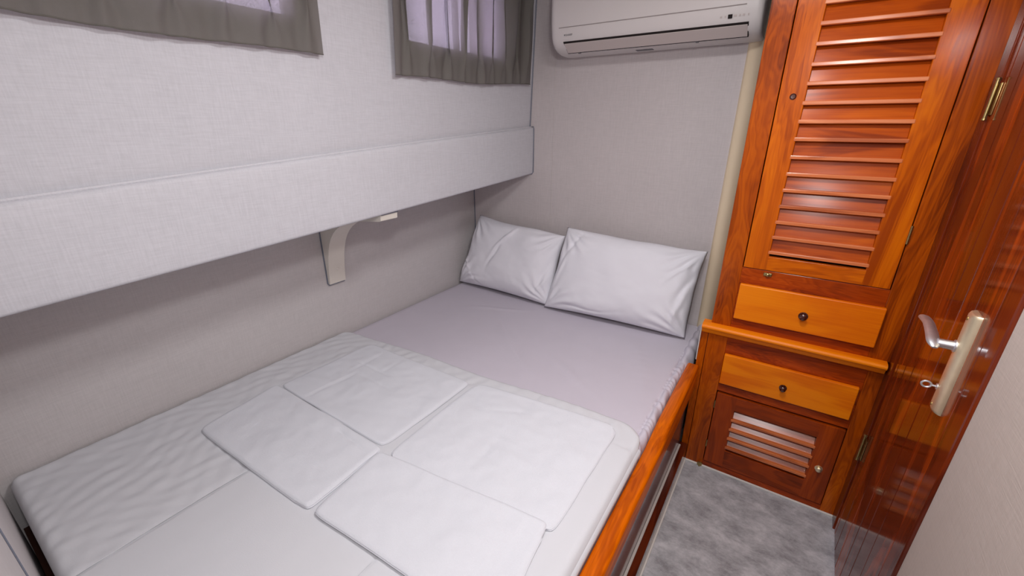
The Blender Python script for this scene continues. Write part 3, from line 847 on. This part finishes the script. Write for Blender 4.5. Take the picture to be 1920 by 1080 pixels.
def knob(name, x, y, z, r, mat, parent, l=0.020):
    return link(name, MB().lathe([(0, r * 1.25), (0.002, r * 1.25), (0.003, r * 0.55), (l * 0.45, r * 0.5), (l * 0.6, r * 0.9), (l * 0.8, r), (l * 0.95, r * 0.75), (l, r * 0.3)], (x, y, z), (0, -1, 0), 24), mat, parent, smooth=True)
link('finger_hole_cap', MB().lathe([(0, 0.009), (0.002, 0.009), (0.003, 0.0075), (0.0012, 0.006), (0.001, 0.001)], (-0.068, YW - 0.002, 1.478), (0, -1, 0), 22), 'knob', ud, smooth=True)
hg = link('hinge', MB().tube([(0.304, YW - 0.004, 1.065), (0.304, YW - 0.004, 1.120)], 0.0035, 10), 'old_brass', ud, smooth=True)
link('hinge', MB().tube([(0.304, YW - 0.004, 1.77), (0.304, YW - 0.004, 1.825)], 0.0035, 10), 'old_brass', ud, smooth=True)
# turn latch on the rail below the louvred door
lt = link('turn_latch', MB().box(-0.040, -0.014, YW - 0.003, YW, 0.8975, 0.9095, 0.0025).lathe([(0, 0.006), (0.006, 0.006), (0.008, 0.004), (0.0085, 0.001)], (-0.027, YW - 0.002, 0.9035), (0, -1, 0), 14), 'old_brass', wr_, smooth=True)

def drawer(x0, x1, z0, z1, kx, kz, mat_k, rk):
    d = link('drawer', MB().box(x0, x1, YW - 0.016, YW, z0, z1, 0.003), 'drawer', wr_)
    knob('knob', kx, YW - 0.016, kz, rk, mat_k, d)
    return d
drawer(-0.1045, 0.3105, 0.7200, 0.8580, 0.104, 0.782, 'knob', 0.0115)
drawer(-0.1075, 0.3110, 0.4330, 0.5640, 0.102, 0.490, 'knob', 0.0100)

ld = frame_door('lower_louvred_door', -0.1065, 0.3160, 0.0340, 0.3820, 0.073, 0.062, 0.085, YW - 0.004, YW + 0.014, 'low_door_z', 'low_door', wr_)
slats(-0.0345, 0.2440, [0.136 + 0.046 * k for k in range(4)], 0.030, 0.022, 0.006, YW + 0.005, 'low_slat', ld, 5)
knob('knob', 0.276, YW - 0.004, 0.192, 0.010, 'brass', ld, 0.016)
for z in (0.11, 0.31):
    link('hinge', MB().tube([(-0.108, YW - 0.006, z), (-0.108, YW - 0.006, z + 0.035)], 0.003, 8), 'old_brass', ld, smooth=True)
link('foot_bolt', MB().box(-0.128, -0.108, YW - 0.010, YW, 0.001, 0.016, 0.002).tube([(-0.118, YW - 0.013, 0.002), (-0.118, YW - 0.013, 0.022)], 0.004, 8), 'old_brass', wr_, smooth=True)

link('sealant_line', MB().box(-0.2095, -0.2062, F0 + 0.002, F0 + 0.006, 0.50, 0.633, 0.001), 'caulk', wr_)

# ------------------------------------------------------------------ cabin door
# jamb on the wardrobe side
struct('door_frame_1', MB().box(0.003, 0.074, -0.03, 0.004, 0.0, 1.98, 0.002, DT), 'jamb')
mb = MB()
edges = [0.080, 0.115, 0.191, 0.268, 0.350, 0.428, 0.512]
for a, b_ in zip(edges[:-1], edges[1:]):
    mb.box(a + 0.0009, b_ - 0.0009, -0.026, 0.0, 0.012, 1.972, 0.0028, DT)
mb.box(0.078, 0.622, -0.034, -0.004, 0.010, 1.974, 0, DT)
mb.box(0.5132, 0.6205, -0.026, 0.0005, 0.010, 1.974, 0.002, DT)
door = struct('door_1', mb, 'door')
mb = MB().box(0.6255, 0.682, -0.034, 0.002, 0.0, 1.98, 0.002, DT)
struct('door_frame_2', mb, 'jamb')
struct('trim_7', MB().box(0.683, 0.725, -0.034, 0.012, 0.0, 1.98, 0.005, DT), 'jamb')
struct('door_frame_3', MB().box(0.0, 0.725, -0.034, 0.004, 1.975, 1.995, 0.002, DT), 'jamb')
# lock: long domed brass plate, lever, key
SP = 0.549
mb = MB(); prof = []
hw = 0.024
for q in range(11):
    a = PI * q / 10
    prof.append((SP - hw * math.cos(a), 0.0005 + 0.015 * math.sin(a) ** 0.8))
rings = []
zz = [0.825, 0.8265, 0.832, 1.046, 1.0515, 1.053]; sc = [0.6, 0.85, 1, 1, 0.85, 0.6]
vs = []
for z, s_ in zip(zz, sc):
    for (a, o_) in prof: vs.append(D(SP + (a - SP) * (0.9 + 0.1 * s_), o_ * s_, z))
K = len(prof)
fs = [(j * K + i, j * K + (i + 1) % K, (j + 1) * K + (i + 1) % K, (j + 1) * K + i) for j in range(len(zz) - 1) for i in range(K)]
fs += [tuple(range(K)), tuple(range((len(zz) - 1) * K, len(zz) * K))]
mb.add(vs, fs)
plate = link('lock_plate', mb, 'brass', door, smooth=True, angle=60)
link('screw', MB().lathe([(0, 0.004), (0.0012, 0.004), (0.002, 0.002)], D(SP, 0.0150, 1.040), DN, 12), 'old_brass', plate, smooth=True)
link('screw', MB().lathe([(0, 0.004), (0.0012, 0.004), (0.002, 0.002)], D(SP, 0.0150, 0.838), DN, 12), 'old_brass', plate, smooth=True)
lev = link('lever_handle', MB().tube([D(0.545, 0.010, 0.976), D(0.545, 0.042, 0.976)], [0.0100, 0.0090], 16)
           .lathe([(0, 0.013), (0.003, 0.013), (0.004, 0.010)], D(0.545, 0.014, 0.976), DN, 16), 'chrome', door, smooth=True)
pts = []; rr = []
for q in range(17):
    t = q / 16
    s_ = 0.562 - 0.128 * t
    pts.append(D(s_, 0.047 + 0.004 * t + 0.004 * max(0, t - 0.7) / 0.3, 0.970 + 0.018 * math.sin(t * 1.9) + 0.004 * t))
    rr.append((0.005, 0.009, 0.0112, 0.0118)[q] if q < 4 else (0.0118 - 0.0012 * math.sin((t - .2) * PI) if q < 15 else (0.0105, 0.007)[q - 15]))
link('grip', MB().tube(pts, rr, 14, flat=((0, 0, 1), 0.5)), 'chrome', lev, smooth=True)
# key with ring shaped bow
ring = [D(0.540, 0.032 + 0.008 * math.cos(a), 0.876 + 0.007 * math.sin(a)) for a in [2 * PI * k / 20 for k in range(21)]]
link('key', MB().tube([D(0.540, 0.010, 0.876), D(0.540, 0.025, 0.876)], 0.0022, 8).tube(ring, 0.0021, 8)
     .lathe([(0, 0.007), (0.003, 0.007), (0.004, 0.004)], D(0.540, 0.013, 0.876), DN, 12), 'chrome', door, smooth=True)
# butt hinges
for z0, z1 in ((1.412, 1.500), (0.330, 0.425)):
    mb = MB().box(0.052, 0.096, 0.0035, 0.0055, z0 + 0.008, z1 - 0.008, 0.0006, DT)
    h = link('door_hinge', MB().tube([D(0.076, 0.008, z0), D(0.076, 0.008, z1)], 0.0042, 10)
             .lathe([(0, 0.0055), (0.004, 0.0058), (0.006, 0.002)], D(0.076, 0.008, z1), (0, 0, 1), 12)
             .lathe([(0, 0.0055), (0.004, 0.0058), (0.006, 0.002)], D(0.076, 0.008, z0), (0, 0, -1), 12)
             .box(0.074, 0.096, 0.0005, 0.003, z0 + 0.008, z1 - 0.008, 0.0006, DT), 'old_brass', door, smooth=True)

# ------------------------------------------------------------------ ceiling lamp (above the frame)
cl = thing('ceiling_lamp', 'round flat white ceiling lamp above the bed edge', 'lamp', (-0.15, 0.85, ZC))
link('lamp_base', MB().lathe([(0, 0.14), (0.02, 0.14), (0.024, 0.13), (0.024, 0.02)], (-0.15, 0.85, ZC), (0, 0, -1), 40), 'white_paint', cl, smooth=True)
link('lamp_diffuser', MB().lathe([(0.024, 0.125), (0.034, 0.12), (0.040, 0.09), (0.042, 0.01)], (-0.15, 0.85, ZC), (0, 0, -1), 40), 'lamp', cl, smooth=True)
